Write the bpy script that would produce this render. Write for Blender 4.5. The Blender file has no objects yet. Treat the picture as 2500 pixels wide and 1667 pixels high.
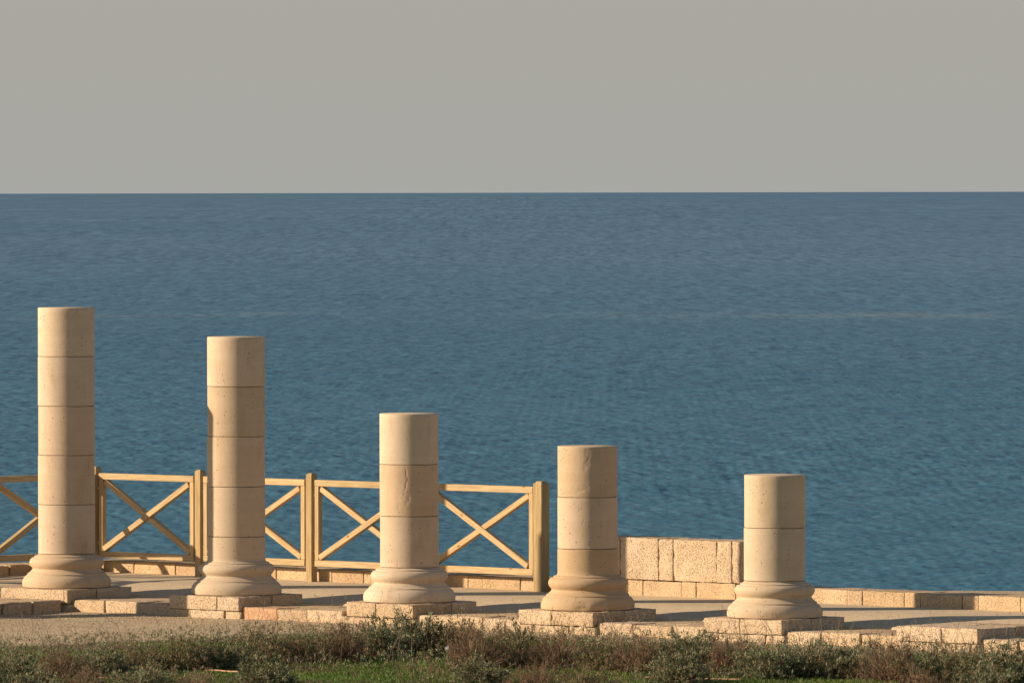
import bpy, bmesh, math, random
import numpy as np
from mathutils import Vector, noise

R = math.radians
random.seed(7)
RNG = np.random.default_rng(7)
scn = bpy.context.scene
COL = scn.collection

# ---------------------------------------------------------------- camera, sky, sun, exposure
CAM_H = 4.16                       # metres above the plinth tops
F_PX = 20000.0                     # focal length in pixels of the 2500 px wide photograph
cam_d = bpy.data.cameras.new('camera')
cam = bpy.data.objects.new('camera', cam_d)
COL.objects.link(cam)
cam.location = (0, 0, CAM_H)
cam.rotation_euler = (R(90), R(0.11), 0)
cam_d.sensor_width = 36
cam_d.lens = 36 * F_PX / 2500
cam_d.shift_y = -0.1453
cam_d.clip_start = 1.0
cam_d.clip_end = 400000
scn.camera = cam

SUN_EL, SUN_PHI = 20.5, 5.0        # sun low on the left, slightly on the camera's side
world = bpy.data.worlds.new('World')
scn.world = world
world.use_nodes = True
wn = world.node_tree
wn.nodes.clear()
w_out = wn.nodes.new('ShaderNodeOutputWorld')
w_bg = wn.nodes.new('ShaderNodeBackground')
w_sky = wn.nodes.new('ShaderNodeTexSky')
w_sky.sky_type = 'NISHITA'
w_sky.sun_disc = False
w_sky.sun_elevation = R(SUN_EL)
w_sky.sun_rotation = R(-90 - SUN_PHI)
w_sky.altitude = 0
w_sky.air_density = 1.0
w_sky.dust_density = 0.6
w_sky.ozone_density = 1.0
w_tint = wn.nodes.new('ShaderNodeMix')
w_tint.data_type = 'RGBA'
w_tint.blend_type = 'MULTIPLY'
w_tint.inputs[0].default_value = 1.0
w_tint.inputs[7].default_value = (1.0, 0.945, 0.87, 1)
wn.links.new(w_sky.outputs[0], w_tint.inputs[6])
# a dull layer of sea haze all round, thinning out upwards
w_tc = wn.nodes.new('ShaderNodeTexCoord'); w_sep = wn.nodes.new('ShaderNodeSeparateXYZ')
wn.links.new(w_tc.outputs['Generated'], w_sep.inputs[0])
w_abs = wn.nodes.new('ShaderNodeMath'); w_abs.operation = 'ABSOLUTE'; wn.links.new(w_sep.outputs[2], w_abs.inputs[0])
w_m = wn.nodes.new('ShaderNodeMath'); w_m.operation = 'MULTIPLY'; w_m.inputs[1].default_value = -7.0
wn.links.new(w_abs.outputs[0], w_m.inputs[0])
w_e = wn.nodes.new('ShaderNodeMath'); w_e.operation = 'EXPONENT'; wn.links.new(w_m.outputs[0], w_e.inputs[0])
w_hz = wn.nodes.new('ShaderNodeMix'); w_hz.data_type = 'RGBA'
wn.links.new(w_e.outputs[0], w_hz.inputs[0]); wn.links.new(w_tint.outputs[2], w_hz.inputs[6])
SKY_STR = 0.07
EXPO = 0.45
w_hz.inputs[7].default_value = (.392 / SKY_STR / 2 ** EXPO, .390 / SKY_STR / 2 ** EXPO, .368 / SKY_STR / 2 ** EXPO, 1)
wn.links.new(w_hz.outputs[2], w_bg.inputs[0])
w_bg.inputs[1].default_value = SKY_STR
wn.links.new(w_bg.outputs[0], w_out.inputs[0])

sun_d = bpy.data.lights.new('sun', 'SUN')
sun_d.energy = 5.0
sun_d.angle = R(0.53)
sun_d.color = (1.0, 0.80, 0.57)
sun = bpy.data.objects.new('sun', sun_d)
COL.objects.link(sun)
to_sun = Vector((-math.cos(R(SUN_PHI)) * math.cos(R(SUN_EL)), -math.sin(R(SUN_PHI)) * math.cos(R(SUN_EL)), math.sin(R(SUN_EL))))
sun.rotation_euler = (-to_sun).to_track_quat('-Z', 'Y').to_euler()
sun.location = (-30, 60, 20)

scn.view_settings.view_transform = 'Standard'
scn.view_settings.look = 'None'
scn.view_settings.exposure = EXPO
scn.view_settings.gamma = 1.0
scn.view_settings.use_curve_mapping = False

# ---------------------------------------------------------------- helpers
def tag(o, label=None, cat=None, group=None, kind=None):
    if label: o['label'] = label
    if cat: o['category'] = cat
    if group: o['group'] = group
    if kind: o['kind'] = kind
    return o

def link_mesh(name, me, mat=None, parent=None, loc=(0, 0, 0), rz=0):
    if mat and not me.materials: me.materials.append(mat)
    o = bpy.data.objects.new(name, me)
    COL.objects.link(o)
    o.location = loc
    o.rotation_euler = (0, 0, rz)
    if parent: o.parent = parent
    return o

def thing(name, label, cat, loc=(0, 0, 0), rz=0, group=None):
    o = bpy.data.objects.new(name, None)
    o.empty_display_size = .2
    COL.objects.link(o)
    o.location = loc
    o.rotation_euler = (0, 0, rz)
    return tag(o, label, cat, group)

def np_mesh(name, verts, faces, smooth=False):
    """verts (n,3), faces (m,k) all of one size"""
    verts = np.asarray(verts, np.float32); faces = np.asarray(faces, np.int32)
    me = bpy.data.meshes.new(name)
    me.vertices.add(len(verts)); me.vertices.foreach_set('co', verts.ravel())
    k = faces.shape[1]
    me.loops.add(faces.size); me.loops.foreach_set('vertex_index', faces.ravel())
    me.polygons.add(len(faces))
    me.polygons.foreach_set('loop_start', np.arange(0, faces.size, k, dtype=np.int32))
    me.polygons.foreach_set('loop_total', np.full(len(faces), k, np.int32))
    if smooth: me.polygons.foreach_set('use_smooth', np.ones(len(faces), bool))
    me.update(calc_edges=True)
    return me

def bm_mesh(name, bm, smooth=False):
    me = bpy.data.meshes.new(name)
    if smooth:
        for f in bm.faces: f.smooth = True
    bm.to_mesh(me); bm.free()
    return me

def nz(p, s, off=0.0):
    return noise.noise(Vector((p[0] * s + off, p[1] * s + off * .7, p[2] * s - off)))

# ---------------------------------------------------------------- node helpers
class NT:
    def __init__(self, name):
        self.mat = bpy.data.materials.new(name); self.mat.use_nodes = True
        self.t = self.mat.node_tree; self.t.nodes.clear()
        self.out = self.n('ShaderNodeOutputMaterial')
        self.bsdf = self.n('ShaderNodeBsdfPrincipled')
        self.l(self.bsdf.outputs[0], self.out.inputs[0])
        g = self.n('ShaderNodeNewGeometry'); self.geo = g
        self.pos = g.outputs['Position']
    def n(self, t, **kw):
        nd = self.t.nodes.new(t)
        for k, v in kw.items(): setattr(nd, k, v)
        return nd
    def l(self, a, b): self.t.links.new(a, b)
    def inp(self, nd, i, v):
        if hasattr(v, 'is_linked') or hasattr(v, 'links'): self.l(v, nd.inputs[i])
        else: nd.inputs[i].default_value = v
    def vscale(self, v, s):
        m = self.n('ShaderNodeVectorMath', operation='MULTIPLY'); self.inp(m, 0, v); m.inputs[1].default_value = s
        return m.outputs[0]
    def vadd(self, v, w):
        m = self.n('ShaderNodeVectorMath', operation='ADD'); self.inp(m, 0, v); self.inp(m, 1, w)
        return m.outputs[0]
    def noise(self, vec, scale, detail=4, rough=.5, dist=0.0, out=0):
        nd = self.n('ShaderNodeTexNoise'); self.l(vec, nd.inputs['Vector'])
        nd.inputs['Scale'].default_value = scale; nd.inputs['Detail'].default_value = detail
        nd.inputs['Roughness'].default_value = rough; nd.inputs['Distortion'].default_value = dist
        return nd.outputs[out]
    def vor(self, vec, scale, feature='F1', out='Distance', rnd=1.0):
        nd = self.n('ShaderNodeTexVoronoi', feature=feature); self.l(vec, nd.inputs['Vector'])
        nd.inputs['Scale'].default_value = scale
        nd.inputs['Randomness'].default_value = rnd
        return nd.outputs[out]
    def ramp(self, v, stops, interp='LINEAR'):
        nd = self.n('ShaderNodeValToRGB'); self.l(v, nd.inputs[0])
        cr = nd.color_ramp; cr.interpolation = interp
        while len(cr.elements) > 1: cr.elements.remove(cr.elements[-1])
        for i, (p, c) in enumerate(stops):
            if not isinstance(c, (tuple, list)): c = (c, c, c)
            e = cr.elements[0] if i == 0 else cr.elements.new(p)
            e.position = p; e.color = (c[0], c[1], c[2], 1)
        return nd.outputs[0]
    def mix(self, f, a, b, mode='MIX'):
        nd = self.n('ShaderNodeMix', data_type='RGBA', blend_type=mode)
        self.inp(nd, 0, f)
        for i, v in ((6, a), (7, b)):
            if isinstance(v, (tuple, list)): v = (v[0], v[1], v[2], 1)
            elif isinstance(v, (int, float)): v = (v, v, v, 1)
            self.inp(nd, i, v)
        return nd.outputs[2]
    def math(self, op, a, b=0.0, clamp=False):
        nd = self.n('ShaderNodeMath', operation=op, use_clamp=clamp)
        self.inp(nd, 0, a); self.inp(nd, 1, b)
        return nd.outputs[0]
    def bump(self, h, dist, strength=1.0, normal=None):
        nd = self.n('ShaderNodeBump'); nd.inputs['Distance'].default_value = dist
        nd.inputs['Strength'].default_value = strength
        self.l(h, nd.inputs['Height'])
        if normal is not None: self.l(normal, nd.inputs['Normal'])
        return nd.outputs[0]
    def objrand(self):
        return self.n('ShaderNodeObjectInfo').outputs['Random']
    def done(self, color, rough=.9, normal=None, spec=.3):
        self.inp(self.bsdf, 'Base Color', color if not isinstance(color, tuple) else (*color, 1))
        self.inp(self.bsdf, 'Roughness', rough)
        self.bsdf.inputs['Specular IOR Level'].default_value = spec
        if normal is not None: self.l(normal, self.bsdf.inputs['Normal'])
        return self.mat

# ---------------------------------------------------------------- materials
def mat_column():
    t = NT('column_limestone')
    rnd = t.objrand()
    off = t.n('ShaderNodeCombineXYZ'); t.l(t.math('MULTIPLY', rnd, 37.0), off.inputs[0]); t.l(t.math('MULTIPLY', rnd, 11.0), off.inputs[2])
    p = t.vadd(t.pos, off.outputs[0])
    big = t.noise(p, 2.2, 5, .6)
    col = t.ramp(big, [(.3, (.56, .445, .325)), (.5, (.60, .485, .36)), (.7, (.645, .53, .40))])
    # layered bedding tone
    bed = t.noise(t.vscale(p, (1.2, 1.2, 7.0)), 1.6, 4, .6)
    col = t.mix(.22, col, t.ramp(bed, [(.35, (.50, .385, .27)), (.65, (.66, .55, .42))]))
    # each drum its own tone
    tone = t.ramp(rnd, [(0, (.90, .885, .86)), (.35, (1.0, .985, .96)), (.7, (.96, .95, .95)), (1, (1.03, 1.02, 1.02))])
    col = t.mix(1.0, col, tone, 'MULTIPLY')
    oc = t.n('ShaderNodeObjectInfo').outputs['Color']
    col = t.mix(1.0, col, oc, 'MULTIPLY')
    # faint ochre stains
    st = t.noise(t.vscale(p, (1, 1, .45)), 3.1, 6, .65, .6)
    col = t.mix(t.ramp(st, [(.54, 0.0), (.74, .6)]), col, (.42, .29, .165))
    grain = t.noise(p, 130, 3, .6)
    col = t.mix(t.ramp(grain, [(.35, .10), (.6, 0.0)]), col, (.30, .21, .13))
    # pits, in loose groups
    grp = t.ramp(t.noise(p, 4.5, 2, .5), [(.44, 0.0), (.6, 1.0)])
    v1 = t.vor(p, 30); v2 = t.vor(p, 62)
    pick1 = t.ramp(t.vor(p, 30, out='Color'), [(.60, 0.0), (.64, 1.0)])
    pick2 = t.ramp(t.vor(p, 62, out='Color'), [(.72, 0.0), (.76, 1.0)])
    pit1 = t.math('MULTIPLY', t.ramp(v1, [(.14, 1.0), (.22, 0.0)]), t.math('MULTIPLY', grp, pick1))
    pit2 = t.math('MULTIPLY', t.ramp(v2, [(.13, 1.0), (.24, 0.0)]), pick2)
    pits = t.math('MAXIMUM', pit1, t.math('MULTIPLY', pit2, .6))
    col = t.mix(t.math('MULTIPLY', pits, .8), col, (.13, .08, .045))
    h = t.math('MULTIPLY', t.noise(p, 26, 6, .62), .22)
    h = t.math('SUBTRACT', h, t.math('MULTIPLY', pits, .9))
    n = t.bump(h, .006, .9)
    return t.done(col, .92, n, .2)

def mat_block(name, warm=0.0, pit=1.0, pinkish=(.66, .80)):
    """coarse shelly beach rock: worm-eaten surface, each block its own tone"""
    t = NT(name)
    rnd = t.objrand()
    off = t.n('ShaderNodeCombineXYZ'); t.l(t.math('MULTIPLY', rnd, 53.0), off.inputs[0]); t.l(t.math('MULTIPLY', rnd, 29.0), off.inputs[1])
    p = t.vadd(t.pos, off.outputs[0])
    big = t.noise(p, 3.0, 5, .6)
    a = (.52, .385, .25) if warm else (.56, .43, .295)
    b = (.62, .475, .315) if warm else (.66, .525, .38)
    col = t.ramp(big, [(.3, a), (.7, b)])
    tone = t.ramp(rnd, [(0, (.86, .82, .76)), (.25, (1.0, .97, .92)), (.5, (.93, .92, .93)), (.75, (1.04, .98, .88)), (1, (1.05, 1.04, 1.04))])
    col = t.mix(1.0, col, tone, 'MULTIPLY')
    pink = t.noise(p, 1.7, 3, .5)
    col = t.mix(t.ramp(pink, [(pinkish[0], 0.0), (pinkish[1], .6)]), col, (.55, .30, .18))
    w = t.n('ShaderNodeVectorMath', operation='MULTIPLY_ADD')
    t.l(t.noise(p, 14, 3, .6, out=1), w.inputs[0]); w.inputs[1].default_value = (.02, .02, .02); t.l(p, w.inputs[2])
    q = w.outputs[0]
    # winding grooves
    worm = t.noise(t.vscale(q, (1, 1, .9)), 78, 3, .6)
    groove = t.ramp(worm, [(.38, 1.0), (.45, 0.0)])
    dens = t.ramp(t.noise(p, 5, 2), [(.35, .35), (.6, 1.0)])
    groove = t.math('MULTIPLY', groove, t.math('MULTIPLY', dens, pit))
    v = t.ramp(t.vor(p, 28), [(.12, 1.0), (.24, 0.0)])
    vp = t.math('MULTIPLY', v, t.ramp(t.vor(p, 28, out='Color'), [(.5, 0.0), (.55, pit)]))
    g = t.math('MAXIMUM', groove, vp)
    col = t.mix(t.math('MULTIPLY', g, .56), col, (.31, .20, .115))
    light = t.ramp(worm, [(.55, 0.0), (.75, .35)])
    col = t.mix(light, col, (.68, .54, .38))
    h = t.math('ADD', t.math('MULTIPLY', worm, .55), t.math('MULTIPLY', t.noise(p, 9, 4), .7))
    h = t.math('SUBTRACT', h, t.math('MULTIPLY', g, .7))
    n = t.bump(h, .009, 1.0)
    return t.done(col, .95, n, .15)

def mat_terrace():
    t = NT('compacted_gravel')
    p = t.pos
    big = t.noise(p, .9, 5, .6)
    col = t.ramp(big, [(.3, (.66, .51, .335)), (.7, (.75, .59, .40))])
    sp = t.noise(p, 85, 4, .7)
    col = t.mix(t.ramp(sp, [(.34, .8), (.5, 0.0)]), col, (.20, .145, .09))
    col = t.mix(t.ramp(sp, [(.58, 0.0), (.72, .6)]), col, (.60, .50, .37))
    v = t.vor(p, 45, out='Color')
    col = t.mix(.22, col, t.ramp(v, [(.2, (.26, .20, .14)), (.8, (.56, .46, .34))]))
    h = t.math('ADD', t.noise(p, 60, 4, .7), t.math('MULTIPLY', t.noise(p, 5, 3), 1.2))
    return t.done(col, .95, t.bump(h, .004, 1.0), .15)

def mat_ground():
    t = NT('stony_soil')
    p = t.pos
    big = t.noise(p, .8, 5, .6)
    col = t.ramp(big, [(.3, (.50, .385, .25)), (.7, (.62, .485, .325))])
    v = t.vor(p, 38, out='Color')
    col = t.mix(.4, col, t.ramp(v, [(.15, (.20, .14, .085)), (.5, (.42, .32, .21)), (.85, (.62, .51, .37))]))
    sp = t.noise(p, 60, 4, .7)
    col = t.mix(t.ramp(sp, [(.35, .7), (.48, 0.0)]), col, (.16, .11, .065))
    # dark leaf litter and moss further out
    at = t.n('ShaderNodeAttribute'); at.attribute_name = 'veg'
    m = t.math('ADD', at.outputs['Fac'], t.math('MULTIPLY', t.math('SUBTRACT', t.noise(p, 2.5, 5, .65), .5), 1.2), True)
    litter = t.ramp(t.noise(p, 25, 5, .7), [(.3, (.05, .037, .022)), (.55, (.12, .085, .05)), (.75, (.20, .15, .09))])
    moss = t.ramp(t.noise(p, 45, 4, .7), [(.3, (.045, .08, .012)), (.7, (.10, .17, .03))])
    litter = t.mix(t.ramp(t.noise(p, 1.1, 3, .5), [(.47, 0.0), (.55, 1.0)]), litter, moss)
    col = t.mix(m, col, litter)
    h = t.math('ADD', t.noise(p, 45, 4, .7), t.math('MULTIPLY', t.vor(p, 38), -.8))
    return t.done(col, .95, t.bump(h, .007, 1.0), .15)

def mat_wood():
    t = NT('treated_pine')
    tc = t.n('ShaderNodeTexCoord')
    rnd = t.objrand()
    off = t.n('ShaderNodeCombineXYZ'); t.l(t.math('MULTIPLY', rnd, 91.0), off.inputs[0]); t.l(t.math('MULTIPLY', rnd, 17.0), off.inputs[1])
    p = t.vadd(tc.outputs['Object'], off.outputs[0])       # long axis = local X
    g = t.noise(t.vscale(p, (.35, 7, 7)), 5.5, 4, .6, .6)
    col = t.ramp(g, [(.3, (.43, .305, .16)), (.5, (.56, .415, .235)), (.7, (.64, .49, .295))])
    fine = t.noise(t.vscale(p, (1.2, 40, 40)), 4, 3, .6)
    col = t.mix(t.ramp(fine, [(.38, .5), (.58, 0.0)]), col, (.30, .18, .07))
    kn = t.vor(t.vscale(p, (1.0, 2.2, 2.2)), 3.3)
    kp = t.ramp(t.vor(t.vscale(p, (1.0, 2.2, 2.2)), 3.3, out='Color'), [(.45, 0.0), (.5, 1.0)])
    k = t.math('MULTIPLY', t.ramp(kn, [(.05, 1.0), (.11, 0.0)]), kp)
    col = t.mix(t.math('MULTIPLY', k, .8), col, (.20, .11, .035))
    tone = t.ramp(rnd, [(0, (.88, .90, .86)), (.5, (1, 1, 1)), (1, (1.06, 1.02, .95))])
    col = t.mix(1.0, col, tone, 'MULTIPLY')
    return t.done(col, .75, t.bump(t.math('ADD', g, fine), .0015, .8), .3)

def mat_post():
    t = NT('greenish_treated_post')
    tc = t.n('ShaderNodeTexCoord')
    rnd = t.objrand()
    off = t.n('ShaderNodeCombineXYZ'); t.l(t.math('MULTIPLY', rnd, 91.0), off.inputs[2])
    p = t.vadd(tc.outputs['Object'], off.outputs[0])
    g = t.noise(t.vscale(p, (9, 9, .5)), 5, 4, .6, .5)
    col = t.ramp(g, [(.3, (.33, .23, .11)), (.5, (.43, .315, .16)), (.7, (.51, .38, .20))])
    fine = t.noise(t.vscale(p, (50, 50, 1.0)), 4, 3, .6)
    col = t.mix(t.ramp(fine, [(.33, .5), (.5, 0.0)]), col, (.22, .145, .05))
    return t.done(col, .8, t.bump(t.math('ADD', g, fine), .002, .9), .3)

def mat_plain(name, c, rough=.6, spec=.4):
    t = NT(name)
    n = t.noise(t.pos, 30, 4, .6)
    col = t.mix(t.ramp(n, [(.3, 0.0), (.8, .35)]), c, tuple(x * .6 for x in c))
    return t.done(col, rough, None, spec)

def mat_leaf(name, dark, mid, light, dead=(.20, .12, .06), dead_amt=.1):
    t = NT(name)
    r = t.geo.outputs['Random Per Island']
    col = t.ramp(r, [(0, dark), (.45, mid), (1 - dead_amt - .02, light), (1 - dead_amt, dead), (1, tuple(x * 1.3 for x in dead))])
    patch = t.noise(t.pos, 3.0, 3, .5)
    col = t.mix(t.ramp(patch, [(.35, .45), (.6, 0.0)]), col, tuple(x * .6 for x in dark))
    m = t.done(col, .55, None, .35)
    # a little light through the leaf
    tr = t.n('ShaderNodeBsdfTranslucent'); t.l(col, tr.inputs[0])
    mx = t.n('ShaderNodeMixShader'); mx.inputs[0].default_value = .3
    t.l(t.bsdf.outputs[0], mx.inputs[1]); t.l(tr.outputs[0], mx.inputs[2]); t.l(mx.outputs[0], t.out.inputs[0])
    return m

def mat_sea():
    """open water; beyond the modelled waves the slopes come from noise and average out with distance"""
    t = NT('sea_water')
    p = t.pos
    def vm(op, x, y):
        m = t.n('ShaderNodeVectorMath', operation=op); t.inp(m, 0, x); t.inp(m, 1, y); return m.outputs[0]
    rip = t.noise(t.vscale(p, (1.0, .40, 1)), 6.0, 3, .6, .3, out=1)
    rip = vm('MULTIPLY', vm('SUBTRACT', rip, (.5, .5, .5)), (.70, .60, 0))
    sepp = t.n('ShaderNodeSeparateXYZ'); t.l(p, sepp.inputs[0])
    g = t.noise(t.vscale(p, (.006, .0030, 1)), 1.0, 5, .6)
    # the farther out, the longer the waves that still show
    lg = t.math('LOGARITHM', t.math('MAXIMUM', sepp.outputs[1], 50.0), 1.6)
    tot = None
    for k, D in enumerate([260 * 1.6 ** i for i in range(9)]):
        wdt = .30 * (D / 260) ** .80; dep = 1.35 * D * D / 66800 * (260 / D) ** .22
        c = t.noise(t.vscale(p, (1 / wdt, 1 / dep, 1)), .88, 2.5, .6, .25, out=1)
        c = vm('MULTIPLY', vm('SUBTRACT', c, (.5, .5, .5)), (1.0, .60, 0))
        d = t.math('ABSOLUTE', t.math('SUBTRACT', lg, math.log(D, 1.6)))
        wgt = t.math('SUBTRACT', 1.0, d, True)
        sc = t.n('ShaderNodeVectorMath', operation='SCALE'); t.l(c, sc.inputs[0]); t.l(wgt, sc.inputs['Scale'])
        tot = sc.outputs[0] if tot is None else vm('ADD', tot, sc.outputs[0])
    N = vm('ADD', vm('ADD', vm('ADD', t.geo.outputs['Normal'], rip), tot), (0, -.12, 0))
    nn = t.n('ShaderNodeVectorMath', operation='NORMALIZE'); t.l(N, nn.inputs[0])
    base = t.ramp(g, [(.36, 0.0), (.64, 1.0)])
    dp = t.n('ShaderNodeMapRange'); t.l(sepp.outputs[1], dp.inputs[0])      # shoal to deeper water, with stronger far-off sky reflection put into the colour
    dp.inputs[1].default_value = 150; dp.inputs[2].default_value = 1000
    near = t.mix(base, SEA_C1, SEA_C2); offshore = t.mix(base, SEA_D1, SEA_D2)
    base = t.mix(dp.outputs[0], near, offshore)
    # a long pale slick
    wob = t.math('MULTIPLY', t.math('SUBTRACT', t.noise(t.vscale(p, (.03, .01, 1)), 1.0, 4, .6), .5), 60.0)
    off = t.math('ABSOLUTE', t.math('SUBTRACT', t.math('ADD', sepp.outputs[1], wob), 545.0))
    sl = t.math('MULTIPLY', t.ramp(t.math('DIVIDE', off, 30.0), [(0.0, 1.0), (.7, 0.0)]), t.ramp(t.noise(t.vscale(p, (.05, .01, 1)), 1.0, 4, .6), [(.44, 0.0), (.60, .55)]))
    base = t.mix(sl, base, (.155, .225, .27))
    # water seen into (dull blue) under a weak mirror of the sky
    t.t.nodes.remove(t.bsdf)
    df = t.n('ShaderNodeBsdfDiffuse'); t.l(base, df.inputs[0]); t.l(nn.outputs[0], df.inputs['Normal'])
    gl = t.n('ShaderNodeBsdfGlossy'); gl.inputs['Roughness'].default_value = .22; t.l(nn.outputs[0], gl.inputs['Normal'])
    gl.inputs['Color'].default_value = (.95, .97, 1, 1)
    mx = t.n('ShaderNodeMixShader'); t.l(df.outputs[0], mx.inputs[1]); t.l(gl.outputs[0], mx.inputs[2]); t.l(mx.outputs[0], t.out.inputs[0])
    mx.inputs[0].default_value = SEA_MIRROR
    return t.mat
SEA_MIRROR = .17
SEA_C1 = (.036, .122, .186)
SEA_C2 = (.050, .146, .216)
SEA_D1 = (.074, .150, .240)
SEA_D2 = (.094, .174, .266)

M_COL = mat_column()
M_BLK = mat_block('beach_rock')
M_BLKW = mat_block('sandstone_parapet', 1, .75)
M_TER = mat_terrace()
M_GND = mat_ground()
M_WOOD = mat_wood()
M_POST = mat_post()
M_BOLT = mat_plain('pale_bolt_cap', (.62, .56, .45), .5)
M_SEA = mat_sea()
M_ROCK = mat_block('cliff_rock', 1, 1.0)
M_PINK = mat_block('pink_stained_rock', 1, .6, (.30, .5))

# ---------------------------------------------------------------- plan of the place
# row frame: s along the colonnade (to the right and nearer), t across it (positive = away from the camera)
U = Vector((.7510, -.6603)); W = Vector((.6603, .7510))
C1 = Vector((-4.72, 86.7))
ROW_RZ = math.atan2(U.y, U.x)
def st(s, t): p = C1 + U * s + W * t; return (p.x, p.y)
def to_st(x, y): d = Vector((x, y)) - C1; return d.dot(U), d.dot(W)
COLS = [(-4.72, 86.7), (-2.87, 85.1), (-1.054, 83.5), (.749, 81.9), (2.568, 80.3)]
S_COL = [to_st(*c)[0] for c in COLS] + [2.423 * 5]
HALF = .495
Z_STRIP, Z_TER, Z_GND = -.10, -.018, -.225

# ---------------------------------------------------------------- sea, headland, ground, terrace
SEA_Z = -4.0
def sea_mesh():
    """water surface: real waves out to SEA_FAR inside a wide fan, a flat sheet with a slope-noise material beyond"""
    H = CAM_H - SEA_Z; fr = 8192.0
    ypx = np.arange(fr * H / 118, fr * H / SEA_FAR, -.55)
    D = fr * H / ypx; D[-1] = SEA_FAR
    tx = np.linspace(-.098, .098, 1400)
    rng = np.random.default_rng(5)
    DD, TX = np.meshgrid(D, tx, indexing='ij')
    X = (DD * TX).astype(np.float32); Y = DD.astype(np.float32)
    dy = np.gradient(D).astype(np.float32)[:, None]; dx = (D * (tx[1] - tx[0])).astype(np.float32)[:, None]
    Z = np.zeros_like(X)
    NW = 150
    lam = np.exp(rng.uniform(np.log(.16), np.log(1.1), NW)); lam[:24] = np.exp(rng.uniform(np.log(1.1), np.log(9), 24))
    for i in range(NW):
        k = 2 * np.pi / lam[i]
        sp = 1.0 if lam[i] < 6 else .5
        th = R(250) + rng.normal() * sp * .8           # wind blowing ashore, widely spread
        kx, ky = k * math.cos(th), k * math.sin(th) * .8
        slope = (.034 if lam[i] < 1.1 else .013 if lam[i] < 4 else .006) * SEA_STEEP
        a = slope / k
        att = np.exp(-(abs(ky) * dy * .36) ** 2 - (abs(kx) * dx * 1.0) ** 2)
        ph = kx * X + ky * Y + rng.uniform(0, 6.28)
        Z += (a * att) * np.sin(ph)
    # gusts: patches of calmer and rougher water
    G = np.zeros_like(X)
    for i in range(14):
        l = np.exp(rng.uniform(np.log(14), np.log(200))); th = rng.uniform(0, 6.28)
        G += np.sin(2 * np.pi / l * (X * math.cos(th) + .35 * Y * math.sin(th)) + rng.uniform(0, 6.28))
    Z *= 1 + .09 * np.clip(G, -4, 4)
    fade = np.clip((ypx - ypx[-1]) / 90, 0, 1)[:, None]
    edge = np.clip((.098 - np.abs(TX)) / .004, 0, 1)
    Z *= fade * edge
    nr, nc = X.shape
    V = np.stack([X, Y, Z], -1).reshape(-1, 3)
    k = (np.arange(nr - 1)[:, None] * nc + np.arange(nc - 1)[None]).ravel()
    F = np.stack([k, k + 1, k + nc + 1, k + nc], 1)
    # surrounding sheets share the fan's border heights (all zero there)
    n0 = len(V); far = 300000.0; T = .098; a, b = D[0], SEA_FAR
    ex = np.array([(-T * a, a, 0), (T * a, a, 0), (T * b, b, 0), (-T * b, b, 0),
                   (-far, -400, 0), (far, -400, 0), (far, b, 0), (-far, b, 0), (-far, far, 0), (far, far, 0), (-T * a, -400, 0), (T * a, -400, 0), (-far, a, 0), (far, a, 0)], float)
    q = np.array([(10, 11, 1, 0), (4, 10, 0, 12), (11, 5, 13, 1), (12, 0, 3, 7), (1, 13, 6, 2), (7, 3, 8, 8), (2, 6, 9, 9)])
    quads = np.array([[10, 11, 1, 0], [4, 10, 0, 12], [11, 5, 13, 1], [12, 0, 3, 7], [1, 13, 6, 2], [7, 6, 9, 8]])
    V = np.concatenate([V, ex]); F = np.concatenate([F, quads + n0])
    return np_mesh('sea', V, F, True)
SEA_FAR = 600.0
SEA_STEEP = 1.0
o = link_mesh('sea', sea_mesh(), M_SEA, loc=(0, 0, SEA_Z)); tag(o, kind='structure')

WL_D = Vector((1, -.94)).normalized(); WL_N = Vector((.94, 1)).normalized()   # parapet line and its outward normal
WL0 = Vector((-4.62, 90.66)) * ((CAM_H - Z_TER) / (CAM_H + .02))
def wl(a, off=0.0): p = WL0 + WL_D * a + WL_N * off; return (p.x, p.y)
VD = Vector((-.66, -.75)).normalized(); VN = Vector((-.75, .66)).normalized()
def vl(a, off=0.0): p = WL0 + VD * a + VN * off; return (p.x, p.y)
def px_on_wall(px, off=0.0):
    """distance along the parapet of the point seen at photograph column px (used once, to space the stones)"""
    k = (px - 1250) / F_PX
    p0 = WL0 + WL_N * off
    return (k * p0.y - p0.x) / (WL_D.x - k * WL_D.y)

edge = [wl(70, 1.1), (90, -80), (-150, -80), vl(130, 1.1), (WL0 + WL_N * 1.1 + VN * 1.1)[:]]
edge = [Vector(e[:2]) for e in edge]
bm = bmesh.new()
top = [bm.verts.new((e.x, e.y, -.34)) for e in edge]
bot = [bm.verts.new((e.x, e.y, -9)) for e in edge]
bm.faces.new(top[::-1] if False else top)
for i in range(len(edge)):
    j = (i + 1) % len(edge)
    bm.faces.new((top[i], bot[i], bot[j], top[j]))
bmesh.ops.recalc_face_normals(bm, faces=bm.faces)
o = link_mesh('headland', bm_mesh('headland', bm), M_ROCK); tag(o, kind='structure')

def grid(x0, x1, y0, y1, cell, zf, keep=None, fn=lambda a, b: (a, b)):
    nx = int((x1 - x0) / cell) + 1; ny = int((y1 - y0) / cell) + 1
    xs = np.linspace(x0, x1, nx); ys = np.linspace(y0, y1, ny)
    V = []; 
    for b in ys:
        for a in xs:
            x, y = fn(a, b); V.append((x, y, zf(a, b, x, y)))
    Fc = []
    for j in range(ny - 1):
        for i in range(nx - 1):
            if keep is None or keep((xs[i] + xs[i + 1]) / 2, (ys[j] + ys[j + 1]) / 2):
                k = j * nx + i
                Fc.append((k, k + 1, k + nx + 1, k + nx))
    return V, Fc

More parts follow.
